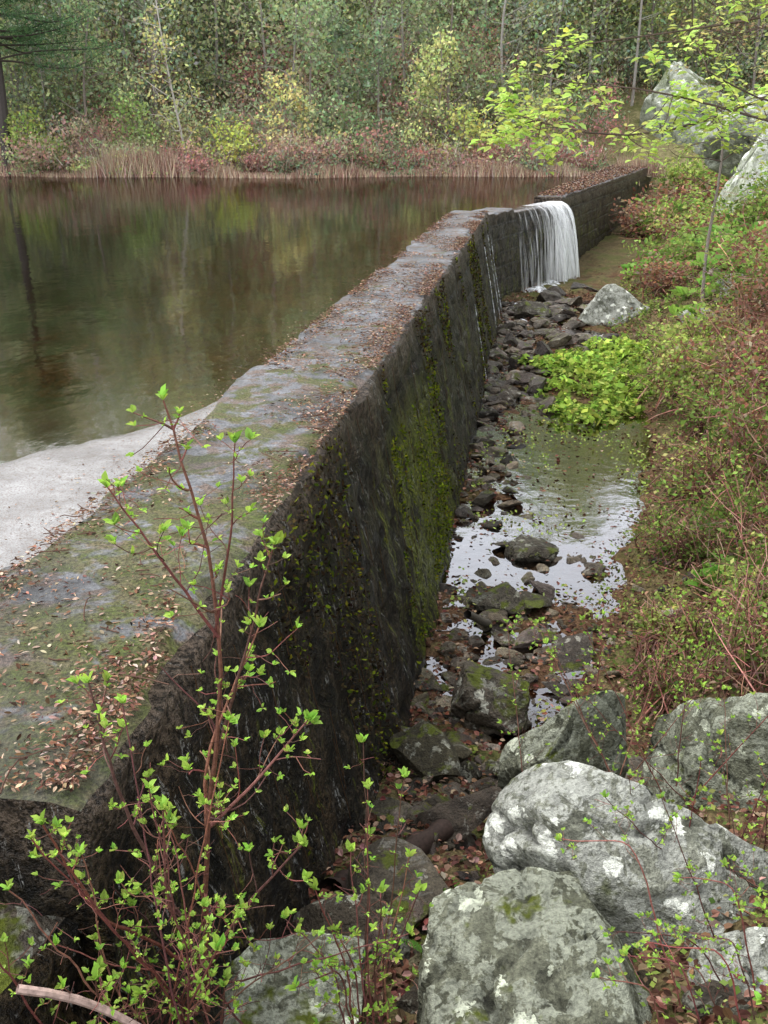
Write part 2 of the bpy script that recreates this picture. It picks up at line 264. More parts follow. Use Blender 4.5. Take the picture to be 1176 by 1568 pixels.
# ---------------------------------------------------------------- dam
dam=empty('stone_dam')
def wall(name,p0,p1,z0,z1,w0,w1,zb=-3.,batter=.2,step=.1,rough=1.,u0=0,topm=None):
    p0=np.array(p0,float);p1=np.array(p1,float);L=np.linalg.norm(p1-p0);u=(p1-p0)/L;nr=np.array([u[1],-u[0]])
    n=int(L/step)+2;t=np.linspace(0,1,n)
    top=np.linspace(0,1,13);face=np.linspace(0,1,64)[1:]
    m_=1+len(top)+len(face);V=np.zeros((n,m_,3))
    for i,tt in enumerate(t):
        c=p0+u*L*tt;z=z0+(z1-z0)*tt;w=w0+(w1-w0)*tt
        off=np.concatenate([[-w],-w+w*top,(face*(z-zb))*batter]);zz=np.concatenate([[z-1.2],np.full(len(top),z),z-face*(z-zb)])
        V[i,:,0]=c[0]+nr[0]*off;V[i,:,1]=c[1]+nr[1]*off;V[i,:,2]=zz
    P=V.reshape(-1,3);k=np.tile(np.arange(m_),n)
    isf=k>len(top)-1;ed=np.abs(k-len(top))<=1
    row=np.abs((P[:,2]*2.7)%1-.5)>.44
    a=fbm(P*1.3,3,11)*.03+fbm(P*5,4,12)*.032-row*.02
    P[:,0]+=np.where(isf|ed,a*nr[0],0)*rough;P[:,1]+=np.where(isf|ed,a*nr[1],0)*rough
    P[:,2]+=np.where(~isf,fbm(P*1.1,3,13)*.018+fbm(P*7,2,14)*.008,0)*rough
    e2=(k==len(top));e1=(k==1)
    ch=np.clip(fbm(P*2.2,4,15),0,1)*.07
    P[:,2]-=np.where(e2,ch+.015,np.where(e1,ch*.7+.01,0))*rough
    P[:,0]+=np.where(e2,-ch*nr[0],np.where(e1,(fbm(P*1.8,4,19)*.05+ch)*nr[0],0))*rough;P[:,1]+=np.where(e2,-ch*nr[1],np.where(e1,ch*nr[1],0))*rough
    i=(np.arange(n-1)[:,None]*m_+np.arange(m_-1)[None]).ravel();F=np.stack([i,i+1,i+m_+1,i+m_],-1)[:,::-1]
    mi=np.tile((np.arange(m_-1)>=len(top)).astype(int),n-1)
    mb=MB();mb.add(P,F,(.25,.25,.25),mi)
    for ci,sgn in((0,1),(n-1,-1)):
        b=ci*m_;Q=P[b:b+m_]
        f_=Q[len(top):];l_=f_.copy();l_[:,0]=Q[1,0];l_[:,1]=Q[1,1];tp=Q[1:len(top)+1]
        g_=[f_*(1-s)+l_*s for s in np.linspace(0,1,13)];G=np.stack(g_,1);G[0]=tp[::-1];a_,b_=G.shape[:2]
        q=G.reshape(-1,3).copy();dd=fbm(q*3,4,21)*.04*rough;inn=np.ones((a_,b_));inn[0]=0;inn[:,0]=0;dd=dd*inn.ravel();q[:,0]+=u[0]*dd;q[:,1]+=u[1]*dd
        j=(np.arange(a_-1)[:,None]*b_+np.arange(b_-1)[None]).ravel();mb.add(q,np.stack([j,j+1,j+b_+1,j+b_],-1),(.1,.1,.1),1)
    o=mb.build(name,[topm or M_top,M_face],True,dam);me=o.data;uvl=me.uv_layers.new(name='UVMap')
    co=np.zeros(len(me.vertices)*3);me.vertices.foreach_get('co',co);co=co.reshape(-1,3)
    al=(co[:,:2]-p0)@u;ac=(co[:,:2]-p0)@nr;cap=(np.arange(len(co))>=len(P))
    uvv=np.c_[al+u0+np.where(cap,ac,0),co[:,2]];li=np.zeros(len(me.loops),np.int32);me.loops.foreach_get('vertex_index',li)
    uvl.data.foreach_set('uv',uvv[li].ravel());return o
wall('main_wall',(xd(2.1),2.1),(2.68,25.3),0,0,.96,.96,-3,.19,.05,1.,0)
wall('spillway_shoulder',(2.66,25.2),(3.65,27.5),-.07,-.07,.9,.9,-3,.08,.1,1.,24)
wall('spillway_crest',(3.62,27.45),(5.62,31.3),-.17,-.17,.9,.9,-3,.05,.1,.6,27)
wall('far_wall',(5.6,31.2),(16.5,60),.04,.42,.85,2.6,-3,.05,.2,1.,31)
wall('abutment',(xd(-8)-.05,-8),(xd(2.25)-.02,2.2),-.5,-.36,1.2,1.05,-3,.24,.06,1.8,-10,M_mossrock)
# moss tufts and hanging roots on the wet face
mb=MB();n=30000;y=2.3+R.random(n)**1.3*23;z=-R.random(n)*2.3;p=np.c_[y*1.5,0*y,z*.35];gwt=np.clip((y-6.3)/1.2,0,1)*np.clip((11.6-y)/2,0,1)*(z<-.6)
k=fbm(p,4,201)+gwt*.45>.40;y,z,gwt=y[k],z[k],gwt[k];n=len(y)
pp=np.c_[xd(y),y,z];x=xd(y)+.19*(-z)+.012+fbm(np.c_[xd(y),y,z]*1.3,3,11)*.03+R.random(n)*.03
cg=jit([(.14,.18,.015),(.07,.10,.012),(.19,.21,.02)],n,.35);cb=jit([(.05,.035,.02),(.02,.015,.01),(.08,.06,.03)],n,.35)
sel=(R.random(n)<(.30+.65*gwt))[:,None];diam(mb,np.c_[x,y,z],R.uniform(.012,.04,n)*(1+.04*y),np.where(sel,cg,cb),.5);
for k in range(140):
    y0=2.5+R.random()**1.3*20;z0=-R.uniform(0,1.6);l=R.uniform(.08,.45);zz=np.linspace(z0,z0-l,6);tube(mb,np.c_[xd(y0)+.19*(-zz)+.035,y0+np.cumsum(R.normal(size=6))*.015,zz],.0025,(.10,.06,.035),3)
mb.build('wall_moss',[M_leaf],False,dam)
# ---------------------------------------------------------------- waterfall
wf=empty('waterfall')
def sheet(name,A,B,n,out,amp,ph,zt=-.09,zbm=-2.4,back=.35,mat_=None,seed=0,dens=(.5,.5)):
    A=np.array(A);B=np.array(B);nr=np.array([.85,-.53]);s=np.concatenate([-np.linspace(1,.1,6),np.linspace(0,1,40)])
    t=np.linspace(0,1,n);T,SS=np.meshgrid(t,s)
    base=A+(B-A)*T[...,None];sp=np.maximum(SS,0)
    off=np.where(SS<0,SS*back,.03+out*np.sqrt(sp))+fbm(np.stack([T*9,0*T+ph,SS*.8],-1).reshape(-1,3),3,seed).reshape(T.shape)*amp*np.clip(sp*3,0,1)
    z=np.where(SS<0,zt+.0*SS,zt-.03*(sp>0)-(zt-zbm)*sp*(.35+.65*sp))
    P=np.stack([base[...,0]+nr[0]*off,base[...,1]+nr[1]*off,z],-1).reshape(-1,3)
    dc=(dens[0]+(dens[1]-dens[0])*T.ravel()+.2*sp.ravel()**2)[:,None]*np.ones(3)
    m_=n;i=(np.arange(len(s)-1)[:,None]*m_+np.arange(m_-1)[None]).ravel();mb=MB();mb.add(P,np.stack([i,i+1,i+m_+1,i+m_],-1),dc)
    o=mb.build(name,[mat_ or M_fall],True,wf);me=o.data;uvl=me.uv_layers.new(name='UVMap');li=np.zeros(len(me.loops),np.int32);me.loops.foreach_get('vertex_index',li)
    uu=np.c_[T.ravel()*np.linalg.norm(B-A)+ph,SS.ravel()*2.3];uvl.data.foreach_set('uv',uu[li].ravel())
sheet('main_sheet',(4.35,28.85),(5.6,31.2),60,.66,.16,0,seed=3,dens=(.35,.9))
sheet('inner_sheet',(3.62,27.5),(5.58,31.15),60,.46,.14,5,zt=-.10,seed=4,dens=(.15,.7))
sheet('front_strands',(4.7,29.5),(5.58,31.15),50,.82,.18,9,zt=-.085,seed=5,dens=(.3,.6))
mb=MB()
def foamblob(c,r_,h_,k):
    th=np.linspace(0,2*np.pi,16,endpoint=False);rr=np.linspace(0,1,6)
    P=np.array([[c[0]+q_*np.cos(q)*r_,c[1]+q_*np.sin(q)*r_*1.3,c[2]+h_*(1-q_**2)] for q_ in rr for q in th]);P[:,2]+=fbm(P*6,3,k)*.05
    f=[[i*16+j,i*16+(j+1)%16,(i+1)*16+(j+1)%16,(i+1)*16+j] for i in range(5) for j in range(16)];mb.add(P,f,(1,1,1))
for k in range(14):
    s=R.random();foamblob((4.3+1.6*s+R.normal()*.12,27.3+3.0*s+R.normal()*.25,-2.43),.32,.16,k)
for k in range(14):
    foamblob((3.15+R.normal()*.12+k*.05,19.8+k*.45,-2.42),.13,.05,k+40)
mb.build('splash_foam',[M_foam],True,wf)
mb=MB()
for y0,zt in((21.5,-.5),(23.2,-.4),(24.2,-.6),(16.8,-1.0)):
    z=np.linspace(zt,-2.4,24);xx=xd(y0)+(-z)*.19+.04;tube(mb,np.c_[xx,y0+np.sin(z*3+y0)*.06+R.normal(size=24)*.012,z],R.uniform(.003,.013,24),(1,1,1),4)
mb.build('seepage_streaks',[M_foam],True)
# ---------------------------------------------------------------- rocks
def ico(sub):
    bm=bmesh.new();bmesh.ops.create_icosphere(bm,subdivisions=sub,radius=1);v=np.array([q.co[:] for q in bm.verts]);f=np.array([[q.index for q in p.verts] for p in bm.faces]);bm.free();return v,f
ICO={k:ico(k) for k in(2,3,5,6)}
def rockshape(sub,seed,planes=9,rough=.12,cut=.6):
    g=np.random.default_rng(seed);v,f=ICO[sub];v=v.copy()
    for k in range(planes):
        n=nrm(g.normal(size=3));c=g.uniform(cut-.12,cut+.22);d=v@n;v-=np.outer(np.maximum(0,d-c)*.98,n)
    dirs=nrm(v);v=v+dirs*(fbm(v*1.4+seed,3,seed)*rough)[:,None]
    if sub>=5:
        v=v+dirs*(fbm(v*5+seed,4,seed+5)*rough*.36)[:,None]
        for q in range(2):
            cr=np.abs(vn(v*(1.1+q*.9)+seed*3.3+q,seed+8+q)+.15*vn(v*6,seed+q));v=v-dirs*(np.clip(.03-cr,0,1)*(2.2-q*.6))[:,None]
    return v,f
def rotm(g): return np.array(Matrix.Rotation(g.uniform(0,6.28),3,'Z')@Matrix.Rotation(g.normal()*.25,3,'X')@Matrix.Rotation(g.normal()*.25,3,'Y'))
def boulder(name,loc,size,seed,mt,sub=6,planes=14,rz=None,rough=.07,cut=.56,tilt=(0,0)):
    v,f=rockshape(sub,seed,planes,rough,cut);v=v*np.array(size)/2*1.14
    Rm=np.array(Matrix.Rotation(rz if rz is not None else seed*1.7,3,'Z')@Matrix.Rotation(tilt[0],3,'X')@Matrix.Rotation(tilt[1],3,'Y'));v=v@Rm.T+np.array(loc)
    mb=MB();mb.add(v,f,(.333,.333,.333));return mb.build(name,[mt],True)
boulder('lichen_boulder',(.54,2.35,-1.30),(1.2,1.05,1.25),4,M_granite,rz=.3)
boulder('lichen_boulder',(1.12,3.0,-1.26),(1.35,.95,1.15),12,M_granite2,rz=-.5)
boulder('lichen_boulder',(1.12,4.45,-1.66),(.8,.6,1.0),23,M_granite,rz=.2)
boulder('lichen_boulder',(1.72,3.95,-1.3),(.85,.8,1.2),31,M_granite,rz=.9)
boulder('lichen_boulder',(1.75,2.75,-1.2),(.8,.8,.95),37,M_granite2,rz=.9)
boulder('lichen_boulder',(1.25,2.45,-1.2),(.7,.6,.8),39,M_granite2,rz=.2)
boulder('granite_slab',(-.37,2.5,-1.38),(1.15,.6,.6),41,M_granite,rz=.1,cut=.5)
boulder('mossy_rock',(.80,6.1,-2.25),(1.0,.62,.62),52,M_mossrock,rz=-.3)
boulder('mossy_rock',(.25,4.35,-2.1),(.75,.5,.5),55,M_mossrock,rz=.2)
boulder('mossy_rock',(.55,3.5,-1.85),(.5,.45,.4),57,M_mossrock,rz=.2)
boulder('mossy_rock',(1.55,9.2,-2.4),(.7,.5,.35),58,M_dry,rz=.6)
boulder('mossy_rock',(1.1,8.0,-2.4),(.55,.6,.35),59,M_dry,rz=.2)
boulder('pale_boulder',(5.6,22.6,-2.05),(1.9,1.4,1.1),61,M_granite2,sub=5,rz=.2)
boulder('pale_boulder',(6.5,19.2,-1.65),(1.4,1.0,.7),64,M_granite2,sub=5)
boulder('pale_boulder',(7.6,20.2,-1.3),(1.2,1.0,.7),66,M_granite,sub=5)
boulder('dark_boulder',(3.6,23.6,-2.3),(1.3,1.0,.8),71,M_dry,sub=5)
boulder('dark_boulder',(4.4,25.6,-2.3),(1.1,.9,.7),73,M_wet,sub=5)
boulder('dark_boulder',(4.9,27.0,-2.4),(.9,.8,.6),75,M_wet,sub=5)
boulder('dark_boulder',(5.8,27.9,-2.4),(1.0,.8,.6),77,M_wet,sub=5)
boulder('rock_outcrop',(18.9,62,2.6),(7,6,10.5),81,M_cliff,rz=.3,cut=.5)
boulder('rock_outcrop',(14.0,36,.6),(4.6,4,4.4),86,M_cliff,rz=.7,cut=.5)
boulder('rock_outcrop',(16.5,44,1.8),(5,5,5.6),88,M_cliff,rz=.1,cut=.5)
TP=[rockshape(3,100+k,10,.10,.52) for k in range(12)]
def stones(name,pts,sizes,mt,sink=.25,flat=.65,k0=1.):
    mb=MB();g=R
    for p,s in zip(pts,sizes):
        br=k0*.33*np.exp(g.normal()*.5+.05)*np.array([1,g.uniform(.92,1.02),g.uniform(.8,1.02)])
        fl=flat*g.uniform(.45,1.1)
        v,f=TP[g.integers(12)];v=(v*s*.5*np.array([g.uniform(.8,1.6),g.uniform(.7,1),fl]))@rotm(g).T+np.array([p[0],p[1],p[2]+s*.5*(flat-sink)-.02]);mb.add(v,f,br)
    mb.build(name,[mt],False)
pts=[];sz=[]
for k in range(1500):
    y=3.+R.random()**1.25*23;foot=xd(y)+.5;w=np.interp(y,[3,5,7,9,12,16,20,26],[.8,1.1,1.5,1.3,.8,.9,2.0,3.])
    x=foot+abs(R.normal())*w*.6;s=np.exp(R.normal()*.7)*.085*np.interp(y,[3,8,15,25],[.9,1,1.4,2.2])
    pts.append((x,y));sz.append(min(s,.6))
for k in range(900):
    y=R.uniform(4.3,9.3);f=R.random();x=xd(y)+.5+f*(xs(y)-xd(y)-.3)*(1. if y<7.5 else .75);pts.append((x,y));sz.append(min(np.exp(R.normal()*.6)*.06,.28))
pts=np.array(pts);z=np.maximum(height(pts[:,0],pts[:,1]),-2.5);P3=np.c_[pts,z]
M_bed=rock_mat('streambed_stone',(.04,.032,.025),(.12,.10,.08),-.10,(.2,.19,.16),.06,.42,1.5,.3)
stones('streambed_stones',P3,sz,M_bed)
pts=np.array([(R.uniform(-.2,1.5),R.uniform(2.2,5.5)) for _ in range(110)]+[(.9+R.normal()*.3+(y-7)*.2,y) for y in R.uniform(6,13,40)]);z=height(pts[:,0],pts[:,1])
stones('bank_stones',np.c_[pts,z],np.exp(R.normal(size=len(pts))*.4)*.17,M_dry,k0=.8)
# ---------------------------------------------------------------- leaf litter
mb=MB()
def flatleaf(mb,c,L,W,col):
    n=len(c);a=R.uniform(0,6.28,n);d=np.c_[np.cos(a),np.sin(a),R.normal(size=n)*.18];leaf(mb,c,d,L,W,col,fold=R.uniform(-.1,.6,(1,))[0],curl=.1)
BR=[(.20,.115,.08),(.26,.17,.12),(.10,.055,.035),(.17,.085,.055),(.36,.27,.2),(.07,.04,.03)]
n=42000;y=2.15+(R.random(n)**1.25)*23;f=R.random(n);side=R.random(n);f=np.where(side<.4,1-np.abs(R.normal(size=n))*.15,np.where(side<.62,np.abs(R.normal(size=n))*.12,f));f=np.clip(f,.0,1.)
x=xd(y)-.96+.96*f;k=fbm(np.c_[x*1.9,y*1.3,0*x],4,44)+.35*(side<.62)+.12*(y>12)>.24
x,y=x[k],y[k];c=np.c_[x,y,.012+R.random(len(x))*.02];Ls=R.uniform(.008,.03,len(c))*(1+.035*y);flatleaf(mb,c,Ls,Ls*R.uniform(.10,.26,len(c)),jit(BR,len(c),.35))
for q in c[R.permutation(len(c))[:260]]:
    a=R.uniform(0,3.14);l=R.uniform(.03,.2)*(1+.03*q[1]);tube(mb,curve(q-[np.cos(a)*l*.5,np.sin(a)*l*.5,-.01],q+[np.cos(a)*l*.5,np.sin(a)*l*.5,.01],5,.06),.0025,(.10,.06,.045),4)
y=R.uniform(31.5,59,3500);x=xd(y)-R.random(3500)*np.interp(y,[31,60],[.85,2.5]);c=np.c_[x,y,.04+(y-31.2)/28.8*.38+.03];flatleaf(mb,c,.09,.03,jit(BR,3500))
mb.build('dam_leaf_litter',[M_litter])
mb=MB();n=2600;y=2.+R.random(n)**1.4*22;x=xd(y)-1.0-np.abs(R.normal(size=n))*.2;c=np.c_[x,y,np.full(n,-.09)];diam(mb,c,R.uniform(.008,.028,n),jit(BR,n),.5,.97);mb.build('floating_debris',[M_litter])
mb=MB();n=46000;y=1.5+R.random(n)**1.6*26;x=xd(y)+.3+R.random(n)**1.1*np.interp(y,[1,8,25],[3,6,9]);z=height(x,y);inw=(z<-2.43)&(y>5)&(R.random(n)<np.where(y<8.3,.6,.9));k=~inw
x,y,z=x[k],y[k],np.maximum(z[k],-2.425);c=np.c_[x,y,z+.01+R.random(len(x))**2*.07];Ls=R.uniform(.018,.05,len(c))*(1+.03*y);flatleaf(mb,c,Ls,Ls*.32,jit([(.17,.09,.06),(.09,.045,.03),(.26,.17,.12),(.06,.03,.022),(.13,.055,.04)],len(c),.35))
mb.build('forest_leaf_litter',[M_litter])
# ---------------------------------------------------------------- bank plants
def bush(name,c,r,nl,ls,pal,stem=(.13,.06,.05),ns=60,flat=0.2,lean=(0,0)):
    mb=MB();c=np.array(c,float);r=np.array(r,float);tips=[]
    for k in range(ns):
        a=R.uniform(0,6.28);e=R.uniform(.15,1)**.6;d=np.array([np.cos(a)*(1-e*.6),np.sin(a)*(1-e*.6),e])
        tip=c+d*r*R.uniform(.6,1.25)+np.array([lean[0],lean[1],0]);base=c+np.array([R.normal()*.3*r[0],R.normal()*.3*r[1],-.1]);p=curve(base,tip,7,.08,-.08)
        tube(mb,p,np.linspace(.006,.002,7)*(1+.06*c[1]),jit(stem,1)[0],3,1);tips.append(p)
        for j in range(3):
            i=R.integers(2,6);q=p[i]+R.normal(size=3)*r*.25;pp=curve(p[i],q,4,.1);tube(mb,pp,.002*(1+.06*c[1]),jit(stem,1)[0],3,1);tips.append(pp)
    al=np.concatenate([t[len(t)//3:] for t in tips]);hubs=al[R.integers(0,len(al),max(nl//14,20))]+R.normal(size=(max(nl//14,20),3))*r*.06
    hc=R.uniform(.5,1.25,len(hubs));i=R.integers(0,len(hubs),nl);cc=hubs[i]+R.normal(size=(nl,3))*ls*1.3
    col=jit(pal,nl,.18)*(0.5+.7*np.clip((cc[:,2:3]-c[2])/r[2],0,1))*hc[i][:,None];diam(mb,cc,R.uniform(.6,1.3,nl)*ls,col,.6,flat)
    return mb.build(name,[M_leaf,M_bark])
G1=[(.22,.31,.07),(.27,.36,.09),(.16,.25,.06)];GY=[(.36,.45,.11),(.30,.41,.09),(.42,.45,.15)];GR=[(.34,.17,.10),(.26,.13,.09),(.32,.25,.16)]
def hz(x,y): return float(height(np.array([x]),np.array([y]))[0])
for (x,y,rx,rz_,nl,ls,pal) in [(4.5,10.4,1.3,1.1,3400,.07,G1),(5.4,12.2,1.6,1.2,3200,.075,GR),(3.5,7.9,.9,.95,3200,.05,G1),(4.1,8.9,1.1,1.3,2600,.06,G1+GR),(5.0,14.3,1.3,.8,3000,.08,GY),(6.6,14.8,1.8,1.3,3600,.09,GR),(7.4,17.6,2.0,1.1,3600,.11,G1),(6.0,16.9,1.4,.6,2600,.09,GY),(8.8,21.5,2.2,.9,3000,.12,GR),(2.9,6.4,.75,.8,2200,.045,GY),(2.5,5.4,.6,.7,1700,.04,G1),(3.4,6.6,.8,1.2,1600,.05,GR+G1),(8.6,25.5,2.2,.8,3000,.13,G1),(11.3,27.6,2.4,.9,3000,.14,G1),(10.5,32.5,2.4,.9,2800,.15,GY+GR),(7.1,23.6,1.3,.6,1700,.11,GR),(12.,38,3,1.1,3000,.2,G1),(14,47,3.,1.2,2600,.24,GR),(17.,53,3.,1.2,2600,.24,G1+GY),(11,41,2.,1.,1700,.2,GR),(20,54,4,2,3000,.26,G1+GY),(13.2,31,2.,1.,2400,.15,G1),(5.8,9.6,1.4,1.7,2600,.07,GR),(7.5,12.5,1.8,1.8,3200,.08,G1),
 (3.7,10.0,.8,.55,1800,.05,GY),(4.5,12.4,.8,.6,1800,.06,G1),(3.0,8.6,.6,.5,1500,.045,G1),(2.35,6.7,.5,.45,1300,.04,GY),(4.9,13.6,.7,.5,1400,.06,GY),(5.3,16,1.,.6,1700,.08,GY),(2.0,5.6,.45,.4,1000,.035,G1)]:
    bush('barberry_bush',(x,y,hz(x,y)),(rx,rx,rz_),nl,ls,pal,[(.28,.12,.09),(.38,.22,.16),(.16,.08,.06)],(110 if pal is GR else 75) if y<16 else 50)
def rosette(name,pts,L,W,pal,nl=9):
    mb=MB()
    for (x,y) in pts:
        z=hz(x,y) if x>xs(y) else -2.42
        a=R.uniform(0,6.28,nl);e=R.uniform(.35,1.5,nl);d=np.c_[np.cos(a),np.sin(a),e];s=R.uniform(.7,1.2,nl)
        leaf(mb,np.tile([x,y,z],(nl,1))+R.normal(size=(nl,3))*[.03,.03,0],d,L*s,W*s,jit(pal,nl,.15),.3,0,.3)
    mb.build(name,[M_leaf])
rosette('skunk_cabbage',[(R.uniform(7.8,12.5),R.uniform(22,31)) for _ in range(120)],.6,.17,[(.2,.38,.08),(.27,.43,.1)])
rosette('skunk_cabbage',[(3.35+R.normal()*.22,7.6+R.normal()*.25) for _ in range(8)],.4,.1,[(.2,.4,.07)])
rosette('skunk_cabbage',[(R.uniform(5.6,8.5),R.uniform(14,22)) for _ in range(30)],.35,.1,[(.25,.4,.08)])
mb=MB();n=16000;c=np.c_[R.uniform(2.0,6.2,n),R.uniform(13.5,21.5,n),np.zeros(n)]
q=np.maximum(((c[:,0]-(c[:,1]-17)*.25-3.75)/1.35)**2,0)+((c[:,1]-17.2)/2.9)**2+fbm(c*.9,4,91)*.95+fbm(c*3,3,92)*.5;k=(q<.85);c=c[k];q=np.clip(q[k],0,1)
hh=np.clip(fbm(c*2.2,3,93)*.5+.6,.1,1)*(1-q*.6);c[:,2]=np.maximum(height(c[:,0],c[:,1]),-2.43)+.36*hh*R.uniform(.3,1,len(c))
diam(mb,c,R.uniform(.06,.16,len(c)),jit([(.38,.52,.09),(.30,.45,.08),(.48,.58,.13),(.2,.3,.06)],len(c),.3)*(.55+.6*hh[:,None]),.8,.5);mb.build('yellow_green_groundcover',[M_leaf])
mb=MB();n=95000;y=2+R.random(n)**1.05*46;x=xs(y)-.2+R.random(n)**.9*(6+y*.12);k=(fbm(np.c_[x*.8,y*.8,0*x],3,61)>-.4)&(x>xd(y)+.6);x,y=x[k],y[k];n=len(x);c=np.c_[x,y,height(x,y)+R.random(n)*.14*(1+y*.03)]
diam(mb,c,R.uniform(.5,1.2,n)*.024*(1+.12*y),jit(G1+G1+GY+[(.1,.08,.05),(.2,.14,.09),(.3,.2,.14)],n)*.8,.7,.4)
n=2600;y=R.uniform(5,16,n);x=xd(y)+.6+R.random(n)**1.5*(xs(y)-xd(y)-.4);k=fbm(np.c_[x*1.5,y*1.5,0*x],3,71)>.45;x,y=x[k],y[k];n=len(x);diam(mb,np.c_[x,y,np.maximum(height(x,y),-2.42)+.03+R.random(n)*.05],.05,jit(GY,n),.6,.4)
mb.build('undergrowth',[M_leaf])
# ---------------------------------------------------------------- foreground shrubs
STEM=[(.17,.06,.05),(.22,.10,.075),(.11,.05,.04)]
BUD=[(.32,.50,.08),(.38,.54,.11),(.25,.42,.07)]
def cluster(mb,p,d,s,n=5):
    a=R.uniform(0,6.28)+np.arange(n)*2.4;dd=np.c_[np.cos(a),np.sin(a),R.uniform(.3,1.3,n)]+np.array(d)*.8
    L=s*R.uniform(.5,1.15,n);leaf(mb,np.tile(p,(n,1)),dd,L,L*R.uniform(.22,.32,n),jit(BUD,n,.22),.4,0,.12)
def stem(mb,pts,r0,r1,side=8,sl=.22,ls=.030,leaves=.8,sub=True,start=.2):
    pts=np.array(pts,float);t=np.linspace(0,1,len(pts));tt=np.linspace(0,1,22);P=np.stack([np.interp(tt,t,pts[:,i]) for i in range(3)],1)
    for _ in range(3): P[1:-1]=(P[:-2]+P[1:-1]*2+P[2:])/4
    P+=fbm(P*9,2,5)[:,None]*.006;tube(mb,P,np.linspace(r0,r1,22),jit(STEM,1)[0],6,1)
    dirv=nrm(P[-1]-P[-3]);cluster(mb,P[-1],dirv,ls*1.3,6)
    for k in range(side):
        i=int(np.clip(22*(start+(1-start)*(k+R.random())/side),2,20));d=nrm(P[i+1]-P[i]);o=R.normal(size=3);o[2]=abs(o[2])*.6;o=nrm(o-d*(o@d));q=P[i]+(d*.7+o*.8)*sl*R.uniform(.3,1.2)*(1.2-i/22)
        b=curve(P[i],q,7,.06,.05);tube(mb,b,np.linspace(r0*.33,r1*.6,7),jit(STEM,1)[0],4,1)
        if R.random()<leaves: cluster(mb,b[-1],nrm(b[-1]-b[-2]),ls,5)
        for j in(2,3,5):
            if R.random()<leaves*.5: cluster(mb,b[j],nrm(R.normal(size=3)),ls*.6,3)
            if sub and R.random()<.5:
                e=b[j]+nrm(b[-1]-b[0]+R.normal(size=3)*.5)*sl*.35;tube(mb,curve(b[j],e,4,.05),r1*.5,jit(STEM,1)[0],3,1)
                if R.random()<leaves: cluster(mb,e,nrm(e-b[j]),ls*.7,4)
mb=MB()
stem(mb,[(-.59,2.3,-1.0),(-.55,2.25,-.4),(-.49,2.2,0),(-.42,2.15,.45),(-.45,2.15,.82),(-.53,2.2,1.12)],.011,.0025,18,.30)
stem(mb,[(-.47,2.2,.1),(-.38,2.12,.4),(-.27,2.1,.78)],.006,.002,9,.2)
stem(mb,[(-.44,2.15,.5),(-.38,2.15,.8),(-.365,2.2,1.01)],.0045,.0018,7,.15)
stem(mb,[(-.43,2.15,.5),(-.55,2.1,.75),(-.66,2.1,.93)],.0045,.0018,8,.18)
stem(mb,[(-.52,2.25,-.2),(-.35,2.15,.05),(-.2,2.1,.28)],.006,.002,9,.2)
stem(mb,[(-.55,2.3,-.4),(-.5,2.2,.1),(-.32,2.1,.55)],.007,.002,10,.22)
stem(mb,[(-.6,2.3,-.7),(-.7,2.1,-.1),(-.75,2.05,.42)],.008,.0025,11,.22)
stem(mb,[(-.6,2.3,-.8),(-.78,2.0,-.3),(-.86,1.9,.1)],.007,.0025,10,.2)
stem(mb,[(-.56,2.3,-.8),(-.4,2.1,-.35),(-.22,2.0,-.05)],.006,.0025,10,.2)
stem(mb,[(-.56,2.2,-.7),(-.6,2.0,-.25),(-.55,1.9,.15)],.006,.0025,10,.2)
stem(mb,[(-.6,2.2,-.9),(-.55,1.9,-.55),(-.42,1.8,-.2)],.005,.0025,9,.18)
stem(mb,[(-.7,2.2,-.9),(-.78,1.9,-.55),(-.72,1.75,-.25)],.005,.0025,10,.18)
stem(mb,[(-.7,2.1,-1.),(-.9,1.85,-.6),(-1.0,1.8,-.2)],.005,.0025,9,.2)
for k in range(22):
    b=(-.62+R.normal()*.08,2.15+R.normal()*.1,-1.0);tip=(-.62+R.normal()*.22,1.95+R.normal()*.15,R.uniform(-.55,.45));mid=((b[0]+tip[0])/2+R.normal()*.05,(b[1]+tip[1])/2,(b[2]+tip[2])/2)
    stem(mb,[b,mid,tip],.004,.0016,7,.16,.022,.36)
mb.build('budding_shrub',[M_leaf,M_bark])
mb=MB()
for tip in [(-.05,2.3,-.1),(.06,2.25,-.02),(-.2,2.1,-.3),(-.14,2.1,-.45),(.1,2.1,-.3),(0,2.0,-.2),(-.06,2.4,.0),(.02,2.1,-.5),(-.25,2.0,-.55),(-.3,2.2,-.5),(.08,2.3,-.35),(-.1,2.2,-.25)]:
    stem(mb,[(-.03+R.normal()*.04,2.1+R.normal()*.05,-1.15),(-.03+tip[0]*.4,2.15,-.65),tip],.0042,.0016,8,.14,.026,.42)
mb.build('budding_shrub',[M_leaf,M_bark])
mb=MB()
for k in range(18):
    tip=(R.uniform(.55,1.3),R.uniform(1.9,2.7),R.uniform(-.95,-.45));b=(tip[0]+R.uniform(.2,.5),tip[1]-.2,-1.1)
    stem(mb,[b,((b[0]+tip[0])/2,(b[1]+tip[1])/2,tip[2]+.08),tip],.0035,.0013,6,.14,.02,.75)
for k in range(30):
    b=(1.5+R.normal()*.3,3.4+R.normal()*.6,-1.3);tip=(b[0]-.2+R.normal()*.35,b[1]+R.normal()*.3,-.65+R.random()*.35);stem(mb,[b,tip],.0035,.0013,8,.18,.022,.7)
mb.build('trailing_briar',[M_leaf,M_bark])
